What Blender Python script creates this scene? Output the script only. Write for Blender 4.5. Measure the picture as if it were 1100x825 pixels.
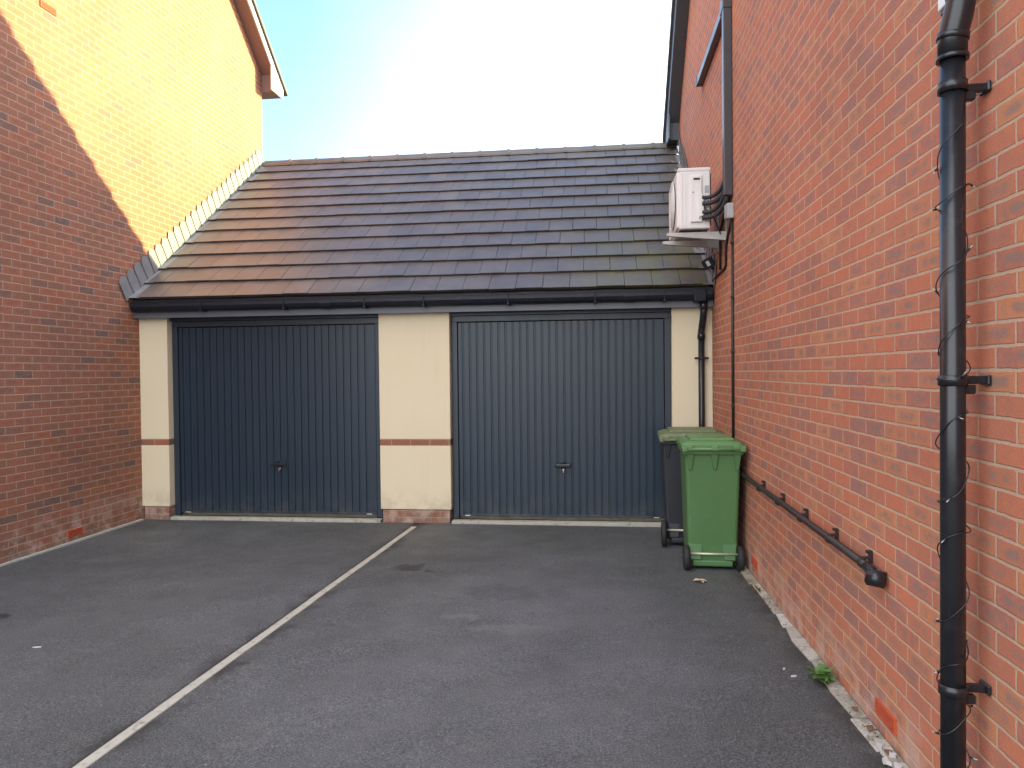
import bpy, bmesh, math, random
from mathutils import Vector, Matrix, noise as mnoise
random.seed(7)
R = math.radians
S = bpy.context.scene
COL = S.collection
for o in list(bpy.data.objects):
    bpy.data.objects.remove(o, do_unlink=True)

# ------------------------------------------------------------------ camera
F, YAW, PITCH, ROLL = 785.0, math.atan(92 / 785.0), -math.atan(12.5 / 785.0), R(0.6)
H = 1.68
fwd0 = Vector((-math.sin(YAW), math.cos(YAW), 0))
fwd = fwd0 * math.cos(PITCH) + Vector((0, 0, 1)) * math.sin(PITCH)
r0 = fwd.cross(Vector((0, 0, 1))).normalized()
u0 = r0.cross(fwd)
rr = r0 * math.cos(ROLL) - u0 * math.sin(ROLL)
uu = u0 * math.cos(ROLL) + r0 * math.sin(ROLL)
cam = bpy.data.cameras.new('camera')
cam.sensor_width = 36
cam.lens = F / 1100 * 36
cam.clip_start = 0.05
cam.clip_end = 3000
camo = bpy.data.objects.new('camera', cam)
COL.objects.link(camo)
M = Matrix((rr, uu, -fwd)).transposed().to_4x4()
M.translation = Vector((0, 0, H))
camo.matrix_world = M
S.camera = camo

# ------------------------------------------------------------------ sky, sun, exposure
SUN = Vector((6.56, 3.18, 2.34)).normalized()          # direction towards the sun
W = bpy.data.worlds.new('World')
S.world = W
W.use_nodes = True
wn = W.node_tree
bg = wn.nodes['Background']
sky = wn.nodes.new('ShaderNodeTexSky')
sky.sky_type = 'NISHITA'
sky.sun_disc = False
sky.sun_elevation = math.asin(SUN.z)
sky.sun_rotation = math.atan2(SUN.x, SUN.y)
sky.air_density = 1.0
sky.dust_density = 1.5
sky.ozone_density = 2.5
# bright cloud added behind the camera, unseen, to fill the shade; clear in front
def wnode(typ, **kw):
    x = wn.nodes.new(typ)
    for k, v in kw.items(): setattr(x, k, v)
    return x
def wmath(op, a, b):
    x = wnode('ShaderNodeMath', operation=op)
    for i, v in enumerate((a, b)):
        if isinstance(v, (int, float)): x.inputs[i].default_value = v
        else: wn.links.new(v, x.inputs[i])
    return x.outputs[0]
wtc = wnode('ShaderNodeTexCoord').outputs['Generated']
wsep = wnode('ShaderNodeSeparateXYZ'); wn.links.new(wtc, wsep.inputs[0])
wno = wnode('ShaderNodeTexNoise'); wn.links.new(wtc, wno.inputs['Vector'])
wno.inputs['Scale'].default_value = 2.6; wno.inputs['Detail'].default_value = 6; wno.inputs['Roughness'].default_value = 0.55
cov = wmath('ADD', wmath('MULTIPLY', wsep.outputs[1], -0.85), wmath('MULTIPLY', wsep.outputs[2], 0.30))
cov = wmath('ADD', cov, wmath('MULTIPLY', wmath('SUBTRACT', wno.outputs['Fac'], 0.5), 1.1))
wmr = wnode('ShaderNodeMapRange', interpolation_type='SMOOTHSTEP')
wn.links.new(cov, wmr.inputs[0]); wmr.inputs[1].default_value = 0.08; wmr.inputs[2].default_value = 0.42
wmx = wnode('ShaderNodeMix', data_type='RGBA')
wn.links.new(wmr.outputs[0], wmx.inputs['Factor'])
wn.links.new(sky.outputs[0], wmx.inputs[6])
wmx.inputs[7].default_value = (6.3, 6.3, 6.4, 1)
# thin bright haze low in the sky ahead, on the sun's side
wdp = wnode('ShaderNodeVectorMath', operation='DOT_PRODUCT')
wnm = wnode('ShaderNodeVectorMath', operation='NORMALIZE')
wn.links.new(wtc, wnm.inputs[0]); wn.links.new(wnm.outputs[0], wdp.inputs[0])
_a, _e = R(14), R(11)
wdp.inputs[1].default_value = (math.sin(_a) * math.cos(_e), math.cos(_a) * math.cos(_e), math.sin(_e))
wm2 = wnode('ShaderNodeMapRange', interpolation_type='SMOOTHSTEP')
wn.links.new(wmath('ADD', wdp.outputs['Value'], wmath('MULTIPLY', wmath('SUBTRACT', wno.outputs['Fac'], 0.5), 0.10)), wm2.inputs[0])
wm2.inputs[1].default_value = 0.79; wm2.inputs[2].default_value = 1.02; wm2.inputs[4].default_value = 0.85
wmy = wnode('ShaderNodeMix', data_type='RGBA')
wn.links.new(wm2.outputs[0], wmy.inputs['Factor'])
wn.links.new(wmx.outputs[2], wmy.inputs[6])
wmy.inputs[7].default_value = (3.6, 3.6, 3.6, 1)
wn.links.new(wmy.outputs[2], bg.inputs[0])
bg.inputs[1].default_value = 0.15
sl = bpy.data.lights.new('sun', 'SUN')
sl.energy = 5.0
sl.angle = R(0.5)
sl.color = (1.0, 0.86, 0.38)
so = bpy.data.objects.new('sun', sl)
COL.objects.link(so)
so.rotation_euler = (-SUN).to_track_quat('-Z', 'Y').to_euler()
so.location = SUN * 60
S.view_settings.view_transform = 'Standard'
S.view_settings.look = 'None'
S.view_settings.gamma = 1
S.view_settings.use_curve_mapping = False
S.view_settings.exposure = 2.05
S.view_settings.use_white_balance = True
S.view_settings.white_balance_temperature = 6250
S.view_settings.white_balance_tint = 8

# ------------------------------------------------------------------ material helpers
class NT:
    def __init__(s, name):
        s.m = bpy.data.materials.new(name)
        s.m.use_nodes = True
        s.t = s.m.node_tree
        s.b = s.t.nodes['Principled BSDF']
        s.pos_ = None
    def n(s, typ, **kw):
        x = s.t.nodes.new(typ)
        for k, v in kw.items():
            setattr(x, k, v)
        return x
    def put(s, sock, v):
        if hasattr(v, 'is_output') or isinstance(v, bpy.types.NodeSocket):
            s.t.links.new(v, sock)
        elif v is not None:
            if isinstance(v, (tuple, list)) and len(v) == 3 and sock.type == 'RGBA':
                v = (*v, 1)
            sock.default_value = v
    def math(s, op, a, b=None, c=None, clamp=False):
        x = s.n('ShaderNodeMath', operation=op)
        x.use_clamp = clamp
        for i, v in enumerate((a, b, c)):
            if v is not None:
                s.put(x.inputs[i], v)
        return x.outputs[0]
    def pos(s):
        if s.pos_ is None:
            s.pos_ = s.n('ShaderNodeNewGeometry')
        return s.pos_.outputs['Position']
    def sep(s, v):
        x = s.n('ShaderNodeSeparateXYZ')
        s.put(x.inputs[0], v)
        return x.outputs
    def comb(s, a, b, c=0.0):
        x = s.n('ShaderNodeCombineXYZ')
        for i, v in enumerate((a, b, c)):
            s.put(x.inputs[i], v)
        return x.outputs[0]
    def noise(s, vec, scale, detail=3, rough=0.55, col=False):
        x = s.n('ShaderNodeTexNoise')
        s.put(x.inputs['Vector'], vec)
        x.inputs['Scale'].default_value = scale
        x.inputs['Detail'].default_value = detail
        x.inputs['Roughness'].default_value = rough
        return x.outputs['Color' if col else 'Fac']
    def ramp(s, fac, stops, interp='LINEAR'):
        x = s.n('ShaderNodeValToRGB')
        x.color_ramp.interpolation = interp
        e = x.color_ramp.elements
        while len(e) < len(stops):
            e.new(0.5)
        for i, (p, c) in enumerate(stops):
            e[i].position = p
            e[i].color = (*c, 1) if len(c) == 3 else c
        s.put(x.inputs[0], fac)
        return x.outputs[0]
    def smooth(s, v, a, b, lo=0.0, hi=1.0):
        x = s.n('ShaderNodeMapRange', interpolation_type='SMOOTHSTEP')
        s.put(x.inputs[0], v)
        for i, q in enumerate((a, b, lo, hi)):
            x.inputs[i + 1].default_value = q
        return x.outputs[0]
    def mix(s, fac, a, b, mode='MIX'):
        x = s.n('ShaderNodeMix', data_type='RGBA', blend_type=mode)
        s.put(x.inputs['Factor'], fac)
        s.put(x.inputs[6], a)
        s.put(x.inputs[7], b)
        return x.outputs[2]
    def bump(s, h, strength, dist):
        x = s.n('ShaderNodeBump')
        x.inputs['Strength'].default_value = strength
        x.inputs['Distance'].default_value = dist
        s.put(x.inputs['Height'], h)
        s.t.links.new(x.outputs[0], s.b.inputs['Normal'])
    def done(s, col=None, rough=None, metal=None, spec=None, emit=None):
        if col is not None: s.put(s.b.inputs['Base Color'], col)
        if rough is not None: s.put(s.b.inputs['Roughness'], rough)
        if metal is not None: s.put(s.b.inputs['Metallic'], metal)
        if spec is not None: s.put(s.b.inputs['Specular IOR Level'], spec)
        return s.m

def plain(name, col, rough=0.5, var=0.12, scale=6, metal=0.0, bump=0.0, spec=0.5, dirt=None):
    t = NT(name)
    tc = t.n('ShaderNodeTexCoord').outputs['Object']
    n1 = t.noise(tc, scale, 5, 0.6)
    c = t.mix(n1, tuple(x * (1 - var) for x in col), tuple(min(1, x * (1 + var)) for x in col))
    if dirt:
        n2 = t.noise(tc, scale * 2.3, 6, 0.7)
        c = t.mix(t.smooth(n2, 0.52, 0.72, 0, dirt[1]), c, dirt[0])
    r = t.math('MULTIPLY_ADD', n1, 0.2, rough - 0.1)
    if bump:
        t.bump(t.noise(tc, 220, 2), bump, 0.002)
    return t.done(c, r, metal, spec)

PH = 0.022   # phase of the bed joints
def brick_mat(name, stops, mortar, centre, centre_amt=0.75, warm=1.0):
    t = NT(name)
    P = t.pos()
    x, y, z = t.sep(P)
    nx, ny, nz = t.sep(t.n('ShaderNodeNewGeometry').outputs['True Normal'])
    ax = t.math('GREATER_THAN', t.math('ABSOLUTE', nx), 0.5)
    u = t.math('ADD', t.math('MULTIPLY', y, ax), t.math('MULTIPLY', x, t.math('SUBTRACT', 1.0, ax)))
    wob = t.sep(t.noise(P, 14, 2, 0.5, col=True))
    u = t.math('ADD', u, t.math('MULTIPLY_ADD', wob[0], 0.010, -0.005))
    v = t.math('ADD', z, t.math('MULTIPLY_ADD', wob[1], 0.008, -0.004))
    vr = t.math('DIVIDE', t.math('SUBTRACT', v, PH), 0.075)
    row = t.math('FLOOR', vr)
    fv = t.math('SUBTRACT', vr, row)
    sh = t.math('MULTIPLY', t.math('MODULO', t.math('ADD', row, 200.0), 2.0), 0.5)
    rowj = t.n('ShaderNodeTexWhiteNoise', noise_dimensions='1D')
    t.put(rowj.inputs['W'], row)
    sh = t.math('ADD', sh, t.math('MULTIPLY', rowj.outputs['Value'], 0.06))
    ur = t.math('ADD', t.math('DIVIDE', u, 0.225), sh)
    cl = t.math('FLOOR', ur)
    fu = t.math('SUBTRACT', ur, cl)
    du = t.math('MULTIPLY', t.math('SUBTRACT', 0.5, t.math('ABSOLUTE', t.math('SUBTRACT', fu, 0.5))), 0.225)
    dv = t.math('MULTIPLY', t.math('SUBTRACT', 0.5, t.math('ABSOLUTE', t.math('SUBTRACT', fv, 0.5))), 0.075)
    edge = t.noise(P, 90, 3, 0.6)
    d = t.math('MINIMUM', du, dv)
    d = t.math('ADD', d, t.math('MULTIPLY_ADD', edge, 0.006, -0.003))
    bm_ = t.smooth(d, 0.0040, 0.0068)
    wn_ = t.n('ShaderNodeTexWhiteNoise', noise_dimensions='2D')
    t.put(wn_.inputs['Vector'], t.comb(cl, row))
    r1 = wn_.outputs['Value']
    r2, r3, r4 = t.sep(wn_.outputs['Color'])
    c = t.ramp(r1, stops)
    # kiss mark: darker middle of many bricks
    mk = t.math('MULTIPLY', t.smooth(du, 0.016, 0.070), t.smooth(dv, 0.010, 0.032))
    blot = t.noise(P, 22, 3, 0.6)
    mot = t.noise(P, 30, 4, 0.65)
    c = t.mix(t.smooth(mot, 0.42, 0.68, 0, 0.55), c, tuple(min(1, q * w_) for q, w_ in zip(stops[0][1], (1.12, 1.22, 0.95))))
    mk = t.math('MULTIPLY', mk, t.smooth(blot, 0.33, 0.58))
    mk = t.math('MULTIPLY', mk, t.smooth(r2, 0.05, 0.60, 0, centre_amt))
    c = t.mix(mk, c, centre)
    # grain and small dark pits
    g = t.noise(P, 160, 4, 0.7)
    c = t.mix(1.0, c, t.ramp(g, [(0.3, (0.78, 0.78, 0.78)), (0.7, (1.16, 1.16, 1.16))]), 'MULTIPLY')
    vo = t.n('ShaderNodeTexVoronoi')
    t.put(vo.inputs['Vector'], P); vo.inputs['Scale'].default_value = 26
    pit = t.smooth(vo.outputs['Distance'], 0.05, 0.11, 1, 0)
    pc = t.math('GREATER_THAN', t.sep(vo.outputs['Color'])[0], 0.72)
    c = t.mix(t.math('MULTIPLY', t.math('MULTIPLY', pit, pc), 0.75), c, (0.05, 0.035, 0.035))
    mg = t.noise(P, 60, 4, 0.7)
    mo = t.mix(mg, tuple(q * 0.72 for q in mortar), mortar)
    c = t.mix(bm_, mo, c)
    # broad weathering, pale salts near the ground
    big = t.noise(P, 0.9, 4, 0.6)
    c = t.mix(1.0, c, t.ramp(big, [(0.3, (0.88, 0.87, 0.87)), (0.7, (1.1, 1.08, 1.06))]), 'MULTIPLY')
    salt = t.math('MULTIPLY', t.smooth(z, 0.02, 0.42, 1, 0), t.smooth(t.noise(P, 5, 5, 0.65), 0.42, 0.62, 0, 0.62))
    c = t.mix(salt, c, (0.52, 0.42, 0.36))
    mud = t.math('MULTIPLY', t.smooth(z, -0.04, 0.10, 1, 0), t.smooth(t.noise(P, 9, 4, 0.6), 0.35, 0.6, 0, 0.6))
    c = t.mix(mud, c, (0.16, 0.13, 0.10))
    hgt = t.math('ADD', bm_, t.math('MULTIPLY', g, 0.30))
    t.bump(hgt, 0.7, 0.006)
    return t.done(c, t.math('MULTIPLY_ADD', g, 0.15, 0.78), 0, 0.3)

M_brickR = brick_mat('red_brick', [(0.0, (0.475, 0.168, 0.102)), (0.35, (0.435, 0.160, 0.102)), (0.55, (0.51, 0.215, 0.110)),
                                   (0.75, (0.41, 0.148, 0.106)), (0.92, (0.38, 0.155, 0.120)), (1.0, (0.33, 0.155, 0.130))],
                     (0.54, 0.385, 0.275), (0.255, 0.172, 0.150), 0.85)
M_brickL = brick_mat('shaded_brick', [(0.0, (0.310, 0.128, 0.082)), (0.30, (0.285, 0.124, 0.082)), (0.6, (0.260, 0.120, 0.082)),
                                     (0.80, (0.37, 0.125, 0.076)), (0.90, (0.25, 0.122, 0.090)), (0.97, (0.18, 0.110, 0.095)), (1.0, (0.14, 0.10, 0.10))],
                     (0.42, 0.30, 0.22), (0.185, 0.105, 0.080), 0.6)  # darker copy of the same brick; shade and flare veil put into the colour

XR_ = 1.25
def asphalt():
    t = NT('tarmac')
    P = t.pos()
    x, y, z = t.sep(P)
    fine = t.noise(P, 105, 5, 0.8)
    mid = t.noise(P, 55, 3, 0.6)
    c = t.ramp(fine, [(0.33, (0.015, 0.0165, 0.0175)), (0.48, (0.059, 0.063, 0.065)), (0.64, (0.170, 0.180, 0.187))])
    c = t.mix(1.0, c, t.ramp(mid, [(0.3, (0.85, 0.85, 0.85)), (0.7, (1.12, 1.12, 1.12))]), 'MULTIPLY')
    vo = t.n('ShaderNodeTexVoronoi'); t.put(vo.inputs['Vector'], P); vo.inputs['Scale'].default_value = 75
    sp = t.math('MULTIPLY', t.smooth(vo.outputs['Distance'], 0.14, 0.28, 1, 0), t.math('GREATER_THAN', t.sep(vo.outputs['Color'])[0], 0.90))
    c = t.mix(t.math('MULTIPLY', sp, 0.75), c, (0.38, 0.37, 0.35))
    big = t.noise(P, 0.7, 5, 0.62)
    c = t.mix(1.0, c, t.ramp(big, [(0.32, (0.80, 0.79, 0.79)), (0.50, (1.0, 1.0, 1.0)), (0.66, (1.32, 1.33, 1.37))]), 'MULTIPLY')
    dust = t.smooth(t.noise(P, 2.6, 6, 0.7), 0.50, 0.72, 0, 0.22)
    c = t.mix(dust, c, (0.17, 0.16, 0.145))
    warp = t.sep(t.noise(P, 6.5, 4, 0.6, col=True))
    wx = t.math('ADD', x, t.math('MULTIPLY_ADD', warp[0], 0.30, -0.15))
    wy = t.math('ADD', y, t.math('MULTIPLY_ADD', warp[1], 0.40, -0.20))
    def blob(px, py, rx, ry, amt, col):
        nonlocal c
        a = t.math('DIVIDE', t.math('SUBTRACT', wx, px), rx)
        b = t.math('DIVIDE', t.math('SUBTRACT', wy, py), ry)
        q = t.math('ADD', t.math('MULTIPLY', a, a), t.math('MULTIPLY', b, b))
        c = t.mix(t.smooth(q, 0.45, 1.25, amt, 0), c, col)
    def pale_patch(px, py, rx, ry, amt, col):
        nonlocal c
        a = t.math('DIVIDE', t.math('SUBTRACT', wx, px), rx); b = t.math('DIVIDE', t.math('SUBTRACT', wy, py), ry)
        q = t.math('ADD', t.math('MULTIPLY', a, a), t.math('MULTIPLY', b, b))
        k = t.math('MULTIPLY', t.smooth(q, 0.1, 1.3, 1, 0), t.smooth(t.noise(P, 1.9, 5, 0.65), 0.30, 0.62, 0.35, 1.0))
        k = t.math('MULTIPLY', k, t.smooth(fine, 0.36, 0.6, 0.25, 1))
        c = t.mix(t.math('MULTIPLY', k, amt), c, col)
    pale_patch(-0.55, 4.3, 1.15, 2.6, 0.42, (0.19, 0.195, 0.21))             # pale worn middle of the right drive, sky sheen painted into its colour
    pale_patch(-3.4, 4.1, 1.0, 2.2, 0.25, (0.16, 0.165, 0.17))
    blob(-4.42, 4.74, 0.22, 0.10, 0.85, (0.010, 0.010, 0.014))      # oil spot at the left
    blob(-1.66, 6.25, 0.14, 0.11, 0.7, (0.014, 0.014, 0.016))       # drips before the right door
    blob(-1.42, 6.15, 0.05, 0.05, 0.7, (0.014, 0.014, 0.016))
    blob(-0.62, 4.75, 0.28, 0.10, 0.22, (0.22, 0.22, 0.22))         # pale scuffs
    blob(-0.95, 4.95, 0.16, 0.07, 0.25, (0.22, 0.22, 0.22))
    blob(-0.75, 5.55, 0.30, 0.22, 0.28, (0.03, 0.03, 0.034))
    # damp band along the concrete strip
    sx = t.math('ADD', -2.06, t.math('MULTIPLY', t.math('SUBTRACT', y, 7.88), 0.0323))
    dx = t.math('ABSOLUTE', t.math('SUBTRACT', wx, sx))
    damp = t.math('MULTIPLY', t.smooth(dx, 0.03, 0.17, 1, 0), t.smooth(t.noise(P, 1.6, 4, 0.6), 0.42, 0.60, 0.1, 0.85))
    c = t.mix(damp, c, (0.022, 0.022, 0.022))
    ln = t.math('ABSOLUTE', t.math('SUBTRACT', x, t.math('SUBTRACT', sx, 0.022)))
    c = t.mix(t.math('MULTIPLY', t.smooth(ln, 0.020, 0.045, 1, 0), t.smooth(t.noise(P, 7, 4, 0.6), 0.35, 0.55, 0.25, 0.9)), c, (0.014, 0.015, 0.013))
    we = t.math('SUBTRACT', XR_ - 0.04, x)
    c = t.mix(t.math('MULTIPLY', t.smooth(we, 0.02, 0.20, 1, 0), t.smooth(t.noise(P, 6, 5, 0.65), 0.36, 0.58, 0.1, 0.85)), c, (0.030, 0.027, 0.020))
    t.bump(t.math('ADD', fine, t.math('MULTIPLY', mid, 0.5)), 0.75, 0.006)
    rg = t.smooth(big, 0.3, 0.7, 0.72, 0.52)
    return t.done(c, rg, 0, 0.5)
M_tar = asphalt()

def render_mat():
    t = NT('cream_render')
    P = t.pos(); x, y, z = t.sep(P)
    n1 = t.noise(P, 1.6, 5, 0.6)
    c = t.mix(n1, (0.66, 0.575, 0.405), (0.72, 0.635, 0.46))
    st = t.noise(t.comb(t.math('MULTIPLY', x, 9), t.math('MULTIPLY', y, 9), t.math('MULTIPLY', z, 0.9)), 1.0, 4, 0.6)
    c = t.mix(t.smooth(st, 0.55, 0.80, 0, 0.14), c, (0.46, 0.39, 0.27))
    c = t.mix(t.math('MULTIPLY', t.smooth(z, 0.1, 0.42, 1, 0), t.smooth(t.noise(P, 6, 5, 0.65), 0.38, 0.65, 0.05, 0.5)), c, (0.40, 0.34, 0.25))
    t.bump(t.noise(P, 95, 4, 0.7), 0.5, 0.004)
    return t.done(c, 0.9, 0, 0.25)
M_render = render_mat()

def tile_mat():
    t = NT('concrete_tile')
    P = t.pos(); x, y, z = t.sep(P)
    isl = t.n('ShaderNodeNewGeometry').outputs['Random Per Island']
    c = t.ramp(isl, [(0.0, (0.080, 0.074, 0.076)), (0.3, (0.090, 0.080, 0.080)), (0.6, (0.085, 0.080, 0.084)), (0.8, (0.096, 0.086, 0.083)), (1.0, (0.082, 0.079, 0.083))])
    flare = t.smooth(x, -5.4, -2.2, 0.7, 0)                      # browner towards the left house: warm flare veil painted into the tile colour
    c = t.mix(flare, c, t.mix(isl, (0.112, 0.087, 0.080), (0.134, 0.100, 0.090)))
    n1 = t.noise(P, 3.2, 6, 0.7)
    c = t.mix(1.0, c, t.ramp(n1, [(0.3, (0.72, 0.72, 0.72)), (0.7, (1.3, 1.28, 1.25))]), 'MULTIPLY')
    g = t.noise(P, 120, 4, 0.7)
    c = t.mix(1.0, c, t.ramp(g, [(0.3, (0.82, 0.82, 0.82)), (0.7, (1.2, 1.2, 1.2))]), 'MULTIPLY')
    east = t.math('MULTIPLY', t.smooth(x, -1.0, 0.9), t.smooth(y, 7.9, 10.2, 1.0, 0.25))
    moss = t.math('MULTIPLY', east, t.smooth(t.noise(P, 4.5, 6, 0.7), 0.36, 0.62, 0.12, 0.85))
    c = t.mix(moss, c, (0.105, 0.108, 0.030))
    t.bump(g, 0.25, 0.003)
    return t.done(c, t.math('MULTIPLY_ADD', n1, 0.25, 0.30), 0, 0.5)
M_tile = tile_mat()

M_anth = plain('anthracite_paint', (0.0145, 0.028, 0.046), 0.38, 0.06, 1.2, spec=0.5)
def door_mat():
    t = NT('anthracite_door_paint')
    P = t.pos(); x, y, z = t.sep(P)
    n1 = t.noise(P, 1.3, 5, 0.6)
    c = t.mix(n1, (0.0135, 0.026, 0.043), (0.0155, 0.030, 0.049))
    st = t.noise(t.comb(t.math('MULTIPLY', x, 14), 0.0, t.math('MULTIPLY', z, 0.7)), 1.0, 4, 0.6)
    c = t.mix(t.smooth(st, 0.55, 0.75, 0, 0.14), c, (0.075, 0.082, 0.09))
    dust = t.math('MULTIPLY', t.smooth(z, 0.0, 0.40, 1, 0), t.smooth(t.noise(P, 7, 6, 0.7), 0.38, 0.66, 0.0, 0.35))
    c = t.mix(dust, c, (0.10, 0.095, 0.085))
    return t.done(c, t.math('MULTIPLY_ADD', n1, 0.12, 0.30), 0, 0.5)
M_door = door_mat()
M_anth2 = plain('anthracite_frame', (0.021, 0.032, 0.048), 0.4, 0.1, 3)
M_fascia = plain('grey_fascia_board', (0.125, 0.140, 0.168), 0.42, 0.15, 4, dirt=((0.12, 0.12, 0.11), 0.3))
M_black = plain('black_plastic', (0.012, 0.013, 0.017), 0.30, 0.2, 8, spec=0.5, dirt=((0.05, 0.05, 0.05), 0.25))
M_gut = plain('black_gutter_plastic', (0.010, 0.012, 0.020), 0.5, 0.2, 5, spec=0.3, dirt=((0.05, 0.05, 0.05), 0.25))
M_cable = plain('dark_brown_plastic', (0.022, 0.015, 0.014), 0.5, 0.2, 8)
M_hose = plain('charcoal_pipe_lagging', (0.030, 0.031, 0.036), 0.75, 0.25, 20, bump=0.3)
M_lead = plain('lead_sheet', (0.20, 0.20, 0.205), 0.6, 0.35, 9, dirt=((0.14, 0.145, 0.16), 0.6))
M_conc = plain('pale_concrete', (0.40, 0.385, 0.335), 0.9, 0.25, 7, bump=0.4, dirt=((0.15, 0.155, 0.085), 0.8))
def edge_mat():
    t = NT('worn_edging_stone')
    P = t.pos()
    isl = t.n('ShaderNodeNewGeometry').outputs['Random Per Island']
    c = t.ramp(isl, [(0.0, (0.24, 0.225, 0.18)), (0.3, (0.42, 0.40, 0.35)), (0.6, (0.52, 0.51, 0.48)), (0.8, (0.36, 0.31, 0.20)), (1.0, (0.48, 0.47, 0.44))])
    n1 = t.noise(P, 9, 6, 0.7)
    c = t.mix(t.smooth(n1, 0.46, 0.66, 0, 0.75), c, (0.14, 0.125, 0.075))
    n2 = t.noise(P, 70, 4, 0.7)
    c = t.mix(1.0, c, t.ramp(n2, [(0.3, (0.75, 0.75, 0.75)), (0.7, (1.2, 1.2, 1.2))]), 'MULTIPLY')
    t.bump(n2, 0.5, 0.004)
    return t.done(c, 0.9, 0, 0.3)
M_edge = edge_mat()
M_chip = plain('white_chippings', (0.50, 0.49, 0.48), 0.8, 0.15, 30)
M_terra = plain('terracotta', (0.46, 0.085, 0.035), 0.8, 0.15, 20)
M_hole = plain('dark_slot', (0.015, 0.010, 0.010), 0.9, 0.1)
M_acwhite = plain('ivory_metal_casing', (0.70, 0.68, 0.67), 0.42, 0.05, 6, dirt=((0.52, 0.47, 0.43), 0.25))
M_acgrey = plain('galvanised_bracket', (0.46, 0.45, 0.43), 0.5, 0.12, 10, dirt=((0.30, 0.27, 0.22), 0.4))
M_grille = plain('dark_grille', (0.03, 0.03, 0.032), 0.6)
M_trunk = plain('dark_grey_trunking', (0.050, 0.048, 0.056), 0.32, 0.08, 5)
M_jbox = plain('light_grey_plastic', (0.34, 0.35, 0.36), 0.5, 0.06, 8)
M_barge = plain('grey_bargeboard', (0.065, 0.080, 0.098), 0.45, 0.12, 4)
M_bargeL = plain('sunlit_bargeboard', (0.50, 0.46, 0.45), 0.55, 0.08, 4)  # same board as the right house; sun glare put into its pale colour
M_soffL = plain('glare_soffit', (0.20, 0.12, 0.105), 0.6, 0.1, 4)  # brown is warm glare on the grey soffit, put into the colour
M_slate = plain('slate_grey_roof', (0.075, 0.072, 0.078), 0.75, 0.25, 3)
M_green = plain('green_bin_plastic', (0.075, 0.170, 0.060), 0.42, 0.10, 4, spec=0.45, dirt=((0.12, 0.20, 0.11), 0.55))
M_greenl = plain('green_bin_lid', (0.095, 0.200, 0.070), 0.45, 0.15, 7, spec=0.45, dirt=((0.13, 0.17, 0.08), 0.5))
M_grey = plain('charcoal_bin_plastic', (0.020, 0.022, 0.029), 0.48, 0.15, 5, dirt=((0.055, 0.057, 0.06), 0.5))
M_olive = plain('faded_olive_lid', (0.125, 0.155, 0.075), 0.55, 0.25, 9, dirt=((0.27, 0.26, 0.20), 0.75))
M_tyre = plain('rubber_tyre', (0.016, 0.016, 0.018), 0.75, 0.2, 20)
M_hub = plain('grey_wheel_hub', (0.045, 0.055, 0.06), 0.5, 0.1)
M_axle = plain('galvanised_axle', (0.50, 0.50, 0.36), 0.4, 0.15, 12, metal=0.4)
M_silver = plain('silver_metal', (0.62, 0.62, 0.62), 0.35, 0.05, metal=0.6)
M_leaf = plain('dry_leaf', (0.52, 0.42, 0.27), 0.8, 0.25, 40)
M_weed = plain('weed_leaf', (0.070, 0.155, 0.030), 0.55, 0.4, 30)
M_white = plain('white_plastic', (0.72, 0.73, 0.76), 0.45, 0.03)
M_lens = plain('frosted_lens', (0.42, 0.42, 0.40), 0.35, 0.05)
M_ground = plain('far_ground', (0.085, 0.08, 0.075), 0.95, 0.3, 0.2)

# ------------------------------------------------------------------ mesh helpers
ORG = {}
def B():
    return bmesh.new()
def merge(bm, tmp):
    me = bpy.data.meshes.new('tmp')
    tmp.to_mesh(me); tmp.free()
    bm.from_mesh(me)
    bpy.data.meshes.remove(me)
def bx(bm, x0, x1, y0, y1, z0, z1, bev=0.0, seg=2, mat=None):
    t = bmesh.new()
    vs = [t.verts.new(p) for p in ((x0, y0, z0), (x1, y0, z0), (x1, y1, z0), (x0, y1, z0), (x0, y0, z1), (x1, y0, z1), (x1, y1, z1), (x0, y1, z1))]
    for f in ((0, 3, 2, 1), (4, 5, 6, 7), (0, 1, 5, 4), (1, 2, 6, 5), (2, 3, 7, 6), (3, 0, 4, 7)):
        t.faces.new([vs[i] for i in f])
    if bev:
        bmesh.ops.bevel(t, geom=list(t.edges), offset=bev, segments=seg, affect='EDGES', profile=0.5)
    if mat is not None:
        t.transform(mat)
    merge(bm, t)
def hexa(bm, pts, bev=0.0, seg=2):
    """eight corners: bottom ring 0-3, top ring 4-7"""
    t = bmesh.new()
    vs = [t.verts.new(p) for p in pts]
    for f in ((0, 3, 2, 1), (4, 5, 6, 7), (0, 1, 5, 4), (1, 2, 6, 5), (2, 3, 7, 6), (3, 0, 4, 7)):
        t.faces.new([vs[i] for i in f])
    bmesh.ops.recalc_face_normals(t, faces=t.faces)
    if bev:
        bmesh.ops.bevel(t, geom=list(t.edges), offset=bev, segments=seg, affect='EDGES', profile=0.5)
    merge(bm, t)
def prism(bm, poly, axis, a, b):
    """poly in the two other axes (x: (y,z), y: (x,z), z: (x,y)); extruded from a to b"""
    def mk(p, q):
        return (q, p[0], p[1]) if axis == 'x' else ((p[0], q, p[1]) if axis == 'y' else (p[0], p[1], q))
    t = bmesh.new()
    v0 = [t.verts.new(mk(p, a)) for p in poly]
    v1 = [t.verts.new(mk(p, b)) for p in poly]
    t.faces.new(v0); t.faces.new(v1)
    n = len(poly)
    for i in range(n):
        t.faces.new((v0[i], v0[(i + 1) % n], v1[(i + 1) % n], v1[i]))
    bmesh.ops.recalc_face_normals(t, faces=t.faces)
    merge(bm, t)
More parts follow.
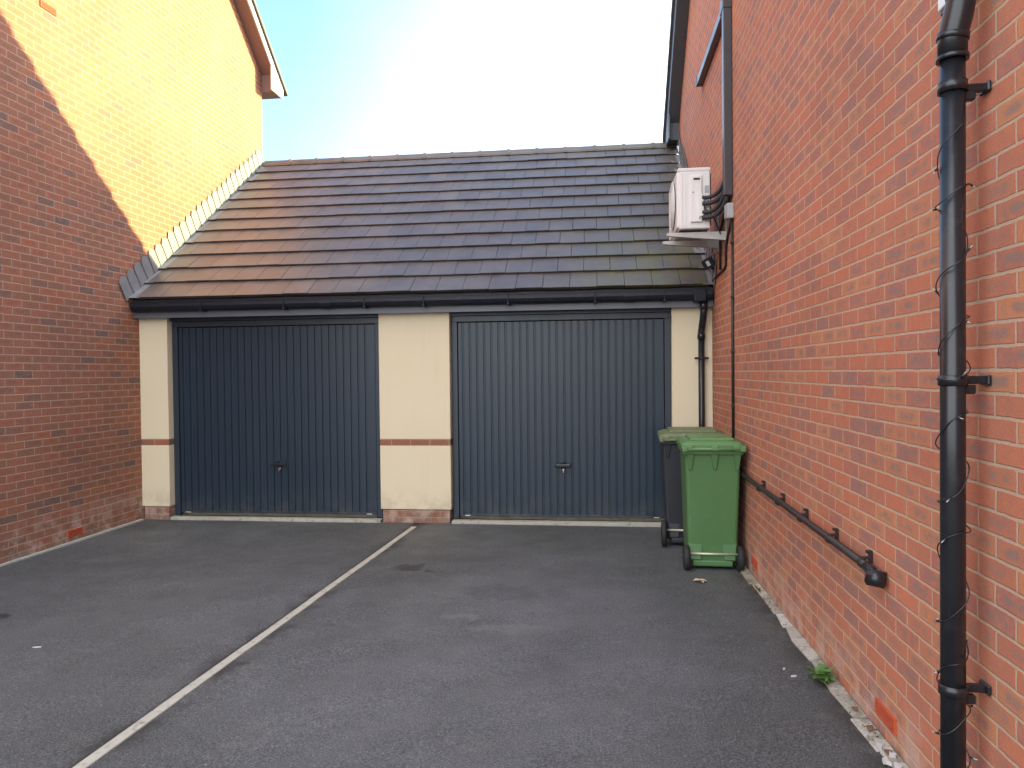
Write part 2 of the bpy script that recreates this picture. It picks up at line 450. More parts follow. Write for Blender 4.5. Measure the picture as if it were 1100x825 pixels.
def tube(bm, pts, r, n=12, caps=True):
    pts = [Vector(p) for p in pts]
    rs = r if isinstance(r, (list, tuple)) else [r] * len(pts)
    rings = []
    ref = Vector((0, 0, 1))
    d0 = (pts[1] - pts[0]).normalized()
    if abs(d0.dot(ref)) > 0.9: ref = Vector((1, 0, 0))
    side = d0.cross(ref).normalized()
    for i, p in enumerate(pts):
        if i == 0: d = pts[1] - pts[0]
        elif i == len(pts) - 1: d = pts[-1] - pts[-2]
        else: d = (pts[i] - pts[i - 1]).normalized() + (pts[i + 1] - pts[i]).normalized()
        d.normalize()
        side = (side - d * side.dot(d)).normalized()
        up = d.cross(side)
        rings.append([bm.verts.new(p + (side * math.cos(2 * math.pi * k / n) + up * math.sin(2 * math.pi * k / n)) * rs[i]) for k in range(n)])
    for a, b in zip(rings, rings[1:]):
        for k in range(n):
            f = bm.faces.new((a[k], a[(k + 1) % n], b[(k + 1) % n], b[k])); f.smooth = True
    if caps:
        bm.faces.new(rings[0][::-1]); bm.faces.new(rings[-1])
def lathe(bm, prof, centre, axis, n=28):
    """prof: (radius, offset along axis)"""
    c = Vector(centre); a = Vector(axis).normalized()
    s = a.orthogonal().normalized(); u = a.cross(s)
    rings = []
    for r_, h in prof:
        rings.append([bm.verts.new(c + a * h + (s * math.cos(2 * math.pi * k / n) + u * math.sin(2 * math.pi * k / n)) * r_) for k in range(n)])
    for p, q in zip(rings, rings[1:]):
        for k in range(n):
            f = bm.faces.new((p[k], p[(k + 1) % n], q[(k + 1) % n], q[k])); f.smooth = True
    bm.faces.new(rings[0][::-1]); bm.faces.new(rings[-1])
def obj(name, bm, mat, parent=None, loc=None, label=None, auto=None):
    """link one mesh object; geometry is given in world coordinates (or the thing's own when its origin is zero)"""
    org = Vector(loc) if loc is not None else (Vector(ORG[parent.name]) if parent else Vector((0, 0, 0)))
    bmesh.ops.recalc_face_normals(bm, faces=bm.faces)
    if org.length: bmesh.ops.translate(bm, verts=bm.verts, vec=-org)
    me = bpy.data.meshes.new(name)
    bm.to_mesh(me); bm.free()
    me.materials.append(mat)
    o = bpy.data.objects.new(name, me)
    COL.objects.link(o)
    if parent:
        o.parent = parent
        ORG[o.name] = org
    else:
        o.location = org
        ORG[o.name] = org
    if label: o['label'] = label
    return o
def tag(o, label=None, cat=None, group=None, kind=None):
    if label: o['label'] = label
    if cat: o['category'] = cat
    if group: o['group'] = group
    if kind: o['kind'] = kind
    return o
def thing(name, label, cat, loc=(0, 0, 0), group=None, local=False):
    o = bpy.data.objects.new(name, None)
    o.empty_display_size = 0.2
    COL.objects.link(o)
    o.location = (0, 0, 0) if local else loc
    ORG[o.name] = Vector((0, 0, 0)) if local else Vector(loc)
    return tag(o, label, cat, group)
def copy_tree(o, parent=None):
    c = o.copy(); COL.objects.link(c)
    if parent: c.parent = parent
    for ch in list(o.children): copy_tree(ch, c)
    return c

XL, XR, YF = -5.46, 1.25, 8.2
def gz(x, y):
    t = min(1, max(0, (x - XL) / (XR - XL)))
    yy = min(8.2, max(-2.0, y))
    return -0.045 + t * 0.017 * (8.2 - yy)

# ------------------------------------------------------------------ ground
bm = B()
xs = [XL - 0.3 + (XR + 0.6 - XL) * i / 40 for i in range(41)]
ys = [-9 + 17.6 * i / 80 for i in range(81)]
g = [[bm.verts.new((x, y, gz(x, y) + 0.004 * mnoise.noise((x * 0.8, y * 0.8, 0)))) for x in xs] for y in ys]
for j in range(80):
    for i in range(40):
        bm.faces.new((g[j][i], g[j][i + 1], g[j + 1][i + 1], g[j + 1][i])).smooth = True
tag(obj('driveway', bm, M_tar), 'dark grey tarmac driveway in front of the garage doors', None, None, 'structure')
bm = B()
bm.faces.new([bm.verts.new(p) for p in ((-1500, -1500, -0.16), (1500, -1500, -0.16), (1500, 1500, -0.16), (-1500, 1500, -0.16))])
tag(obj('ground', bm, M_ground), 'flat ground around the houses', None, None, 'structure')

# concrete strip between the two drives
bm = B()
n = 60
def strip_x(y): return -2.06 + (y - 7.88) * 0.0323
for k in range(11):
    ya, yb = 7.98 - k * 0.915, 7.98 - (k + 1) * 0.915 + 0.006
    w = 0.030
    P8 = []
    for dz in (-0.03, 0.009 + random.uniform(-.002, .002)):
        for (yy, s) in ((yb, -1), (yb, 1), (ya, 1), (ya, -1)):
            P8.append((strip_x(yy) + s * w, yy, gz(strip_x(yy), yy) + dz))
    hexa(bm, P8, 0.003, 1)
tag(obj('kerb_strip', bm, M_conc), 'narrow pale concrete strip dividing the tarmac between the two garage doors', None, None, 'structure')
# thin pale edging at the foot of the left wall
bm = B()
P8 = []
for dz in (-0.03, 0.015):
    for (x, y) in ((XL + 0.002, -2), (XL + 0.045, -2), (XL + 0.045, 8.17), (XL + 0.002, 8.17)):
        P8.append((x, y, gz(x, y) + dz))
hexa(bm, P8)
tag(obj('kerb_edging', bm, M_conc), 'thin pale edging where the left brick wall meets the tarmac', None, None, 'structure')
# broken edging stones at the foot of the right wall
bm = B()
y = 0.0
while y < 8.0:
    L = random.uniform(0.16, 0.42)
    w = random.uniform(0.060, 0.085)
    h = random.uniform(0.006, 0.018)
    P8 = []
    sk = random.uniform(-0.012, 0.012)
    for dz in (-0.04, h):
        for (x, yy) in ((XR - w + sk, y), (XR - 0.002, y), (XR - 0.002, y + L - 0.008), (XR - w - sk, y + L - 0.008)):
            P8.append((x, yy, gz(x, yy) + dz))
    hexa(bm, P8, 0.004, 1)
    y += L
tag(obj('kerb_stones', bm, M_edge), 'row of worn edging stones where the right brick wall meets the tarmac', None, None, 'structure')

# ------------------------------------------------------------------ houses
def air_brick(parent, side, yc, z0, w=0.215, label=None):
    """louvred terracotta brick in a wall on plane X = side; faces +X (left house) or -X (right house)"""
    s = 1 if side < -2 else -1
    bm = B()
    d = 0.012
    def b(xa, xb, y0, y1, za, zb):
        x0, x1 = sorted((side + s * xa, side + s * xb))
        bx(bm, x0, x1, y0, y1, za, zb)
    y0, y1 = yc - w / 2, yc + w / 2
    hh = 0.066
    b(-0.004, d, y0, y1, z0, z0 + 0.007); b(-0.004, d, y0, y1, z0 + hh - 0.007, z0 + hh)
    b(-0.004, d, y0, y0 + 0.008, z0 + 0.007, z0 + hh - 0.007); b(-0.004, d, y1 - 0.008, y1, z0 + 0.007, z0 + hh - 0.007)
    b(-0.003, 0.0015, y0 + 0.008, y1 - 0.008, z0 + 0.007, z0 + hh - 0.007)
    nl = 5
    for k in range(nl):
        za = z0 + 0.007 + (hh - 0.014) * (k + 0.25) / nl
        b(0.0015, 0.0115, y0 + 0.008, y1 - 0.008, za, za + (hh - 0.014) / nl * 0.55)
    o = obj('air_brick', bm, M_terra, parent)
    if label: o['label'] = label
    return o

def house(name, label, wallmat, x_wall, x_far, y0, y1, zs_edge, slope, over, barge_h, tile_t, bargemat, soffmat, box_z, eave_y, tip_y):
    """gabled brick house: gable wall on plane x_wall; zs_edge = rake soffit height at y1"""
    s = 1 if x_wall < -2 else -1                      # direction the gable faces
    t = thing(name, label, 'house', (0.5 * (x_wall + x_far), 0.5 * (y0 + y1), -0.1))
    ym = 0.5 * (y0 + y1)
    def zs(y): return zs_edge + slope * (min(y - y0, y1 - y) if False else ((y1 - y) if y >= ym else (y - y0)))
    bm = B()
    prism(bm, [(y0, -0.3), (y1, -0.3), (y1, zs(y1) - 0.004), (ym, zs(ym) - 0.004), (y0, zs(y0) - 0.004)], 'x', x_wall, x_far)
    obj('wall', bm, wallmat, t)
    xo = x_wall + s * over                              # outer face of the bargeboard
    xb = x_wall + s * (over - 0.022)
    # rake soffit
    bm = B()
    e = 0.0
    for (ya, yb) in ((ym, y1), (ym, y0)):
        prism(bm, [(ya, zs(ya)), (yb, zs(yb)), (yb, zs(yb) + 0.02), (ya, zs(ya) + 0.02)], 'x', x_wall - s * 0.0, xb)
    # boxed eave end
    for sg, yy in ((1, y1), (-1, y0)):
        ye = yy + sg * eave_y
        zq = zs_edge - slope * eave_y
        prism(bm, [(yy + sg * 0.003, box_z), (ye, box_z), (ye, max(box_z + 0.02, zq)), (yy + sg * 0.003, zs_edge + 0.0)], 'x', x_far, xb)
    obj('soffit', bm, soffmat, t)
    bm = B()
    for sg, yy in ((1, y1), (-1, y0)):
        ye = yy + sg * (eave_y + 0.03)
        zq = zs_edge - slope * (eave_y + 0.03)
        ap = (ym, zs(ym))
        prism(bm, [ap, (yy + sg * -0.12, zs_edge + slope * 0.12), (yy + sg * -0.12, box_z - 0.01), (ye, box_z - 0.01), (ye, zq + barge_h), (ym, zs(ym) + barge_h)] if True else [], 'x', xb, xo)
    obj('bargeboard', bm, bargemat, t)
    # roof slabs with lapped tile edges
    bm = B()
    for sg, yy in ((1, y1), (-1, y0)):
        yt = yy + sg * tip_y
        L = abs(yt - ym)
        nn = int(L / 0.27)
        for k in range(nn):
            ya = ym + sg * L * k / nn
            yb2 = ym + sg * L * (k + 1) / nn
            za = zs(ym) + barge_h - slope * abs(ya - ym)
            zb = zs(ym) + barge_h - slope * abs(yb2 - ym)
            xa, xc = (x_far, xo + s * 0.035)
            prism(bm, [(ya, za + 0.002), (yb2, zb + 0.002), (yb2, zb + tile_t), (ya, za + tile_t * 0.55)], 'x', xa, xc)
    r = obj('roof', bm, M_slate, t)
    bm = B()
    prism(bm, [(ym - 0.16, zs(ym) + barge_h + tile_t * 0.4), (ym + 0.16, zs(ym) + barge_h + tile_t * 0.4), (ym + 0.05, zs(ym) + barge_h + tile_t + 0.10), (ym - 0.05, zs(ym) + barge_h + tile_t + 0.10)], 'x', x_far, xo + s * 0.03)
    obj('ridge', bm, M_slate, r)
    # far gutter along the eave
    bm = B()
    gyy = y1 + eave_y + 0.09
    tube(bm, [(x_far, gyy, zs_edge - slope * eave_y + barge_h - 0.02), (xb, gyy, zs_edge - slope * eave_y + barge_h - 0.02)], 0.055, 10)
    obj('gutter', bm, M_gut, t)
    return t

hl = house('brick_house', 'brick house on the left with its gable lit by the sun at the top', M_brickL, XL, XL - 9.0, 0.4, 11.57, 6.62, 0.84, 0.23, 0.15, 0.09, M_bargeL, M_soffL, 6.34, 0.30, 0.42)
hr_ = house('brick_house', 'red brick house on the right behind the downpipe and the air conditioner', M_brickR, XR, XR + 9.0, -0.6, 11.25, 5.40, 0.867, 0.17, 0.28, 0.12, M_barge, M_barge, 5.15, 0.32, 0.50)
air_brick(hl, XL, 7.05, 0.022, label='orange air brick at the foot of the wall')
air_brick(hl, XL, 6.82, 5.36, label='terracotta vent high in the sunlit gable')
air_brick(hr_, XR, 3.355, 0.122, label='red louvred air brick nearest the camera')
air_brick(hr_, XR, 6.05, 0.097, label='red air brick beside the green bin')

# ------------------------------------------------------------------ garage
EY, EZ = 8.03, 2.565            # lower edge of the tiles
RY, RZ = 11.65, 5.16            # ridge
SL = (RZ - EZ) / (RY - EY)
LEN = math.hypot(RY - EY, RZ - EZ)
cs, sn = (RY - EY) / LEN, (RZ - EZ) / LEN
gar = thing('double_garage', 'double garage with two dark blue doors between the brick houses', 'garage', (-2.1, 10.2, -0.05))
def pier(x0, x1, lab):
    bm = B()
    bx(bm, x0, x1, YF, YF + 0.30, 0.115, 0.850, 0.004, 1)
    bx(bm, x0, x1, YF, YF + 0.30, 0.924, 2.40, 0.004, 1)
    p = obj('pier', bm, M_render, gar, label=lab)
    bm = B(); bx(bm, x0 + 0.001, x1 - 0.001, YF + 0.002, YF + 0.299, 0.850, 0.924)
    obj('brick_band', bm, M_brickL, p)
    bm = B(); bx(bm, x0 + 0.022, x1 - 0.022, YF + 0.018, YF + 0.29, -0.20, 0.115)
    obj('plinth', bm, M_brickL, p)
PX = [(XL, -5.105), (-2.505, -1.675), (0.815, XR)]
pier(*PX[0], 'cream rendered pier against the left house')
pier(*PX[1], 'cream rendered pier between the two doors')
pier(*PX[2], 'cream rendered pier against the right house')
bm = B()
bx(bm, XL, XR, YF + 0.30, 15.2, -0.2, 2.40)
obj('rear_wall', bm, M_render, gar)
# lintel box over the doors
def door(x0, x1, lab):
    yd = YF + 0.115
    zt, zb = 2.335, -0.005
    fw = 0.068
    bm = B()
    bx(bm, x0, x0 + fw, yd - 0.02, yd + 0.06, zb, zt - fw, 0.004, 1)
    bx(bm, x1 - fw, x1, yd - 0.02, yd + 0.06, zb, zt - fw, 0.004, 1)
    bx(bm, x0, x1, yd - 0.02, yd + 0.06, zt - fw, zt, 0.004, 1)
    fr = bm
    # ribbed steel panel
    bm = B()
    a, b = x0 + fw + 0.008, x1 - fw - 0.008
    z0, z1 = 0.022, zt - fw - 0.010
    prof = [(a, 0.0), (a + 0.040, 0.0)]
    n = 27
    p = (b - a - 0.08) / n
    for k in range(n):
        q = a + 0.040 + k * p
        prof += [(q + 0.003, 0.014), (q + 0.013, 0.014), (q + 0.018, 0.004), (q + 0.025, 0.004), (q + 0.028, 0.0), (q + p - 0.0005, 0.0)]
    prof += [(b, 0.0)]
    lo = [bm.verts.new((x, yd + d, z0 + 0.028)) for x, d in prof]
    hi = [bm.verts.new((x, yd + d, z1)) for x, d in prof]
    for i in range(len(prof) - 1):
        bm.faces.new((lo[i], lo[i + 1], hi[i + 1], hi[i]))
    bx(bm, a, b, yd + 0.016, yd + 0.045, z0, z1)
    bx(bm, a, b, yd - 0.006, yd + 0.012, z0, z0 + 0.027, 0.003, 1)
    d = obj('garage_door', bm, M_door, gar, label=lab)
    obj('door_frame', fr, M_anth2, d)
    xm = 0.5 * (x0 + x1) + 0.035
    bm = B()
    lathe(bm, [(0.040, 0), (0.040, 0.006), (0.018, 0.012), (0.016, 0.042)], (xm, yd, 0.615), (0, -1, 0), 20)
    bx(bm, xm - 0.092, xm + 0.088, yd - 0.062, yd - 0.036, 0.594, 0.638, 0.012, 2)
    obj('handle', bm, M_black, d)
    bm = B()
    lathe(bm, [(0.011, 0), (0.011, 0.010)], (xm, yd, 0.565), (0, -1, 0), 14)
    bx(bm, xm - 0.004, xm + 0.004, yd - 0.034, yd - 0.006, 0.535, 0.572, 0.002, 1)
    obj('lock', bm, M_silver, d)
    for xx in (a + 0.09, b - 0.09):
        bm = B()
        bx(bm, xx - 0.03, xx + 0.03, yd - 0.012, yd - 0.006, z0 + 0.004, z0 + 0.016)
        obj('latch_plate', bm, M_silver, d)
    bm = B()
    bx(bm, x0 - 0.0, x1 + 0.0, YF - 0.010, yd - 0.021, -0.10, -0.012, 0.004, 1)
    obj('threshold', bm, M_conc, gar)
door(-5.045 - 0.055, -2.51, 'left dark blue ribbed garage door')
door(-1.67, 0.81, 'right dark blue ribbed garage door')
bm = B()
bx(bm, PX[0][1], PX[1][0], YF + 0.05, YF + 0.30, 2.336, 2.42)
bx(bm, PX[1][1], PX[2][0], YF + 0.05, YF + 0.30, 2.336, 2.42)
obj('lintel', bm, M_anth2, gar)
# fascia, soffit
bm = B()
bx(bm, XL + 0.004, XR - 0.004, 8.105, 8.13, 2.365, 2.545, 0.003, 1)
bx(bm, XL + 0.004, XR - 0.004, 8.131, 8.36, 2.402, 2.42)
fa = obj('fascia', bm, M_fascia, gar)
# roof of individual lapped tiles (one part; tiles are its surface pattern)
bm = B()
NR, TW, TH = 12, 0.298, 0.040
G = (LEN - 0.06) / NR
def rp(x, s_, h):      # point on the roof: distance s_ up the slope, height h above it
    return (x, EY + cs * s_ - sn * h, EZ + sn * s_ + cs * h)
for r_ in range(NR):
    x = XL + 0.10 - (TW / 2 if r_ % 2 else 0)
    while x < XR - 0.10:
        xa, xb2 = max(x, XL + 0.06), min(x + TW - 0.003, XR - 0.06)
        x += TW
        if xb2 - xa < 0.02: continue
        s0, s1 = r_ * G, (r_ + 1) * G + 0.07
        j = random.uniform(-0.003, 0.003); dj = random.uniform(-0.004, 0.004)
        hexa(bm, [rp(xa, s0 + dj + 0.022, 0.006 + j), rp(xb2, s0 + dj + 0.022, 0.006 + j), rp(xb2, s1, -0.020), rp(xa, s1, -0.020),
                  rp(xa, s0 + dj, 0.012 + TH + j), rp(xb2, s0 + dj, 0.012 + TH + j), rp(xb2, s1, -0.020 + TH), rp(xa, s1, -0.020 + TH)], 0.003, 1)
roof = obj('roof', bm, M_tile, gar)
bm = B()
prism(bm, [(EY + 0.02, EZ - 0.012), (RY, RZ - 0.03), (RY + 3.55, EZ + 0.05), (RY + 3.55, EZ - 0.03), (EY + 0.10, EZ - 0.06)], 'x', XL + 0.02, XR - 0.02)
obj('roof_deck', bm, M_slate, roof)
bm = B()
x = XL + 0.03
k = 0
while x < XR - 0.05:
    xe = min(x + 0.452, XR - 0.03)
    r1, r2 = 0.115, 0.118
    pr = []
    for i in range(13):
        a = math.pi * i / 12
        pr.append((RY + 0.135 * math.cos(a), RZ - 0.045 + 0.115 * math.sin(a)))
    prism(bm, pr, 'x', x, xe - 0.004)
    pr2 = [(RY + (p[0] - RY) * 1.10, RZ - 0.045 + (p[1] - RZ + 0.045) * 1.10) for p in pr]
    prism(bm, pr2, 'x', xe - 0.035, xe + 0.012)
    x += 0.452
obj('ridge', bm, M_tile, roof)
# dark eave comb below the first tiles
bm = B()
bx(bm, XL + 0.03, XR - 0.03, EY + 0.015, EY + 0.06, EZ - 0.055, EZ - 0.004)
obj('eave_filler', bm, M_gut, roof)
# stepped lead flashings
def flashing(xw, s):
    bm = B()
    n = 26
    for i in range(n):
        a, b = LEN * (i - 0.35) / n, LEN * (i + 0.78) / n
        h0 = 0.285 + random.uniform(-.008, .008)
        o0, o1 = 0.003, 0.013
        lean = 0.01
        q = []
        for off, in ((0.0,), (0.004,)):
            ring = []
            for (ss, hh, o) in ((a, 0.03, o1), (b, 0.03, o0), (b - 0.02, h0 - 0.02, o0), (a + lean + 0.05, h0 + 0.035, o1), (a + lean - 0.005, h0 - 0.02, o1)):
                p = rp(0, ss, hh)
                ring.append((xw + s * (o + off), p[1], p[2]))
            q.append(ring)
        v0 = [bm.verts.new(p) for p in q[0]]; v1 = [bm.verts.new(p) for p in q[1]]
        bm.faces.new(v0); bm.faces.new(v1[::-1])
        m = len(v0)
        for t_ in range(m):
            bm.faces.new((v0[t_], v0[(t_ + 1) % m], v1[(t_ + 1) % m], v1[t_]))
    # cover strip dressed over the tiles
    for r_ in range(NR):
        xa, xb2 = sorted((xw + s * 0.004, xw + s * (0.135 + random.uniform(-.012, .012))))
        s0, s1 = r_ * G, (r_ + 1) * G + 0.02
        hexa(bm, [rp(xa, s0 - .01, 0.044), rp(xb2, s0 - .01, 0.044), rp(xb2, s1, 0.014), rp(xa, s1, 0.014),
                  rp(xa, s0 - .01, 0.052), rp(xb2, s0 - .01, 0.050), rp(xb2, s1, 0.020), rp(xa, s1, 0.022)])
    obj('flashing', bm, M_lead, roof)
flashing(XL, 1)
flashing(XR, -1)
# gutter
bm = B()
gy, gzz = 8.035, 2.495
pr = [(8.100, 2.535), (8.100, 2.470), (8.085, 2.445), (8.055, 2.435), (8.025, 2.440), (8.003, 2.460), (7.988, 2.492), (7.992, 2.535), (7.986, 2.535), (7.986, 2.543), (8.000, 2.543), (7.998, 2.495), (8.012, 2.468), (8.03, 2.450), (8.055, 2.447), (8.078, 2.455), (8.088, 2.474), (8.088, 2.535)]
prism(bm, pr, 'x', XL - 0.0 + 0.03, XR - 0.02)
gut = obj('gutter', bm, M_gut, gar)
for xx in [-4.55, -3.55, -2.6, -1.92, -0.97, -0.02, 0.72]:
    bm = B()
    bx(bm, xx - 0.016, xx + 0.016, 7.972, 8.099, 2.425, 2.445, 0.004, 1)
    bx(bm, xx - 0.006, xx + 0.006, 7.976, 7.990, 2.430, 2.549, 0.002, 1)
    obj('gutter_bracket', bm, M_gut, gut)
for xx in (-3.05, 0.35):
    bm = B()
    prq = [(p[0] - (0.006 if p[0] < 8.05 else 0), p[1] - (0.006 if p[1] < 2.5 else -0.003)) for p in pr[:10]]
    prism(bm, prq, 'x', xx - 0.06, xx + 0.06)
    obj('gutter_union', bm, M_gut, gut)
bm = B()
bx(bm, 1.03, 1.16, 7.972, 8.10, 2.415, 2.552, 0.012, 2)
obj('gutter_outlet', bm, M_gut, gut)

# downpipe of the garage gutter
t = thing('downpipe', 'thin black downpipe from the garage gutter running down behind the bins', 'downpipe', (1.125, 8.13, -0.02), 'black downpipes')
bm = B()
tube(bm, [(1.125, 8.145, 0.05), (1.125, 8.145, 2.06)], 0.034, 16)
obj('pipe', bm, M_black, t)
bm = B()
tube(bm, [(1.125, 8.145, 2.03), (1.125, 8.145, 2.10), (1.130, 8.12, 2.16), (1.135, 8.075, 2.24), (1.137, 8.05, 2.30), (1.137, 8.045, 2.44)], 0.037, 16)
tube(bm, [(1.125, 8.145, 2.02), (1.125, 8.145, 2.085)], 0.042, 16)
tube(bm, [(1.137, 8.045, 2.33), (1.137, 8.045, 2.415)], 0.042, 16)
obj('swan_neck', bm, M_black, t)
bm = B()
bx(bm, 1.125 - 0.075, 1.125 + 0.075, YF - 0.075, YF - 0.055, 1.80, 1.825, 0.003, 1)
bx(bm, 1.125 - 0.03, 1.125 + 0.03, YF - 0.09, YF - 0.003, 1.802, 1.823, 0.003, 1)
obj('pipe_clip', bm, M_black, t)

# ------------------------------------------------------------------ near downpipe with its string of lights
DX, DY, DR = 1.135, 2.50, 0.0365
t = thing('downpipe', 'stout black downpipe on the right brick wall with fairy lights wound round it', 'downpipe', (DX, DY, 0), 'black downpipes')
bm = B()
tube(bm, [(DX, DY, gz(DX, DY) - 0.02), (DX, DY, 2.68)], DR, 28)
obj('pipe', bm, M_black, t)
bm = B()
tube(bm, [(DX, DY, 2.665), (DX, DY, 2.735), (DX + 0.010, DY - 0.01, 2.79), (DX + 0.022, DY - 0.015, 2.86), (DX + 0.032, DY - 0.02, 3.02), (DX + 0.045, DY - 0.03, 3.30)], [0.042, 0.043, 0.044, 0.042, 0.042, 0.042], 28)
tube(bm, [(DX, DY, 2.660), (DX, DY, 2.675)], 0.047, 28)
tube(bm, [(DX, DY, 2.725), (DX + 0.002, DY - .002, 2.745)], 0.047, 28)
tube(bm, [(DX + 0.022, DY - 0.015, 2.85), (DX + 0.023, DY - 0.0155, 2.875)], 0.047, 28)
obj('swan_neck', bm, M_black, t)
for zc in (2.575, 1.640, 0.640):
    bm = B()
    tube(bm, [(DX, DY, zc - 0.017), (DX, DY, zc + 0.017)], DR + 0.006, 28)
    bx(bm, DX + 0.02, XR - 0.003, DY + 0.004, DY + 0.026, zc - 0.013, zc + 0.013, 0.004, 1)
    bx(bm, DX + 0.030, DX + 0.066, DY - 0.012, DY + 0.012, zc - 0.045, zc - 0.015, 0.004, 1)
    bx(bm, XR - 0.014, XR - 0.003, DY - 0.012, DY + 0.050, zc - 0.017, zc + 0.017, 0.004, 1)
    obj('pipe_clip', bm, M_black, t)

t = thing('string_lights', 'thin black string of fairy lights wound round the stout downpipe', 'lights', (DX, DY, 0.4))
pts = []
turn0 = 0
zz = 2.46
levels = [(2.46, 0.6), (2.32, 1.0), (2.19, 2.0), (1.95, 3.0), (1.72, 4.0), (1.645, 5.0), (1.43, 6.0), (1.25, 7.0), (1.07, 8.0), (0.86, 9.0), (0.655, 10.0), (0.50, 11.0), (0.40, 11.6)]
def lvl(tn):
    for (za, ta), (zb, tb) in zip(levels, levels[1:]):
        if ta <= tn <= tb:
            q = (tn - ta) / (tb - ta)
            return za + (zb - za) * q
    return levels[-1][0]
N = 420
for i in range(N):
    tn = 0.6 + 11.0 * i / (N - 1)
    a = -2 * math.pi * tn + 2.6
    wob = 0.014 * math.sin(tn * 9.1) + 0.016 * math.sin(tn * 3.3 + 1)
    rad = DR + 0.008 + 0.004 * math.sin(tn * 17)
    pts.append((DX + math.cos(a) * rad, DY + math.sin(a) * rad, lvl(tn) + wob))
bm = B(); tube(bm, pts, 0.0019, 6)
obj('wire', bm, M_black, t)
for i in range(14, N - 3, 20):
    p = Vector(pts[i]); q = Vector(pts[i + 1])
    c = Vector((DX, DY, p.z))
    out = (p - c).normalized()
    dirv = (out * random.uniform(0.3, 1.0) + (q - p).normalized() * random.uniform(-0.9, 0.9) + Vector((0, 0, random.uniform(-0.7, 0.7)))).normalized()
    bm = B()
    tube(bm, [p, p + dirv * 0.012], [0.0032, 0.0036], 8)
    b = obj('bulb', bm, M_black, t)
    bm = B()
    tube(bm, [p + dirv * 0.012, p + dirv * 0.024], [0.0020, 0.0012], 8)
    obj('lens', bm, M_lens, b)

# small white box by the top of the near pipe
bm = B()
bx(bm, 1.20, XR - 0.002, 2.60, 2.755, 2.93, 3.24, 0.006, 2)
t = thing('wall_box', 'white plastic box fixed to the brick beside the top of the stout downpipe', 'box', (1.22, 2.68, 2.915))
obj('casing', bm, M_white, t)
bm = B(); bx(bm, 1.206, XR - 0.004, 2.607, 2.748, 2.915, 2.929, 0.003, 1)
obj('base', bm, M_barge, t)

# ------------------------------------------------------------------ pipe low along the right wall
PZ, PXc = 0.785, XR - 0.045
t = thing('waste_pipe', 'slim black pipe clipped low along the right wall from the bins to a round end', 'pipe', (PXc, 5.0, PZ))
bm = B()
tube(bm, [(PXc, 7.00, PZ + 0.02), (PXc, 3.43, PZ)], 0.0185, 16)
obj('pipe', bm, M_cable, t)
bm = B()
tube(bm, [(PXc, 3.46, PZ), (PXc - 0.001, 3.40, PZ - 0.006), (PXc - 0.006, 3.375, PZ - 0.016)], [0.024, 0.026, 0.027], 18)
tube(bm, [(PXc + 0.030, 3.335, PZ - 0.028), (PXc - 0.030, 3.370, PZ - 0.022)], 0.037, 24)
tube(bm, [(PXc - 0.030, 3.370, PZ - 0.022), (PXc - 0.034, 3.3725, PZ - 0.0215)], 0.030, 24)
obj('end_elbow', bm, M_black, t)
for yc in (6.45, 5.68, 5.10, 4.55, 4.00, 3.52):
    bm = B()
    tube(bm, [(PXc, yc - 0.011, PZ), (PXc, yc + 0.011, PZ)], 0.0225, 16)
    bx(bm, PXc - 0.006, XR - 0.003, yc - 0.010, yc + 0.010, PZ + 0.018, PZ + 0.030, 0.003, 1)
    bx(bm, XR - 0.016, XR - 0.003, yc - 0.011, yc + 0.011, PZ - 0.028, PZ + 0.060, 0.003, 1)
    bx(bm, XR - 0.030, XR - 0.014, yc - 0.009, yc + 0.009, PZ + 0.045, PZ + 0.060, 0.003, 1)
    obj('pipe_clip', bm, M_cable, t)

# ------------------------------------------------------------------ air conditioner
t = thing('air_conditioner', 'white air conditioning unit on brackets high on the right wall beside the roof', 'air conditioner', (0.92, 7.6, 2.98))
AX0, AX1, AY0, AY1, AZ0, AZ1 = 0.775, 1.090, 7.22, 8.03, 3.045, 3.625
bm = B()
bx(bm, AX0 + 0.02, AX1, AY0, AY1, AZ0, AZ1, 0.012, 3)
bx(bm, AX0 + 0.012, AX1 + 0.004, AY0 - 0.004, AY1 + 0.004, AZ1 - 0.028, AZ1 + 0.006, 0.008, 2)     # lid
bx(bm, AX0, AX0 + 0.03, AY0 + 0.012, AY1 - 0.012, AZ0 + 0.015, AZ1 - 0.03, 0.012, 2)               # front panel
bx(bm, AX0 + 0.075, AX0 + 0.085, AY0 - 0.004, AY0 + 0.01, AZ0 + 0.02, AZ1 - 0.04, 0.002, 1)         # end ribs
bx(bm, AX0 + 0.045, AX0 + 0.053, AY0 - 0.004, AY0 + 0.01, AZ0 + 0.02, AZ1 - 0.04, 0.002, 1)
cas = obj('casing', bm, M_acwhite, t)
bm = B()
bx(bm, AX0 + 0.125, AX0 + 0.235, AY0 - 0.022, AY0 - 0.001, AZ0 + 0.06, AZ1 - 0.07, 0.008, 2)
prism(bm, [(AX0 + 0.20, AZ0 + 0.10), (AX0 + 0.245, AZ0 + 0.12), (AX0 + 0.245, AZ0 + 0.30), (AX0 + 0.22, AZ0 + 0.345), (AX0 + 0.20, AZ0 + 0.345)], 'y', AY0 - 0.040, AY0 - 0.0225)
obj('valve_cover', bm, M_acwhite, t)
bm = B()
bx(bm, AX0 + 0.155, AX0 + 0.215, AY0 - 0.0255, AY0 - 0.0225, AZ1 - 0.118, AZ1 - 0.098, 0.001, 1)
obj('grip_slot', bm, M_grille, t)
bm = B()
lathe(bm, [(0.006, 0), (0.006, 0.003)], (AX0 + 0.15, AY0 - 0.0225, AZ0 + 0.345), (0, -1, 0), 12)
obj('screw', bm, M_grille, t)
bm = B()
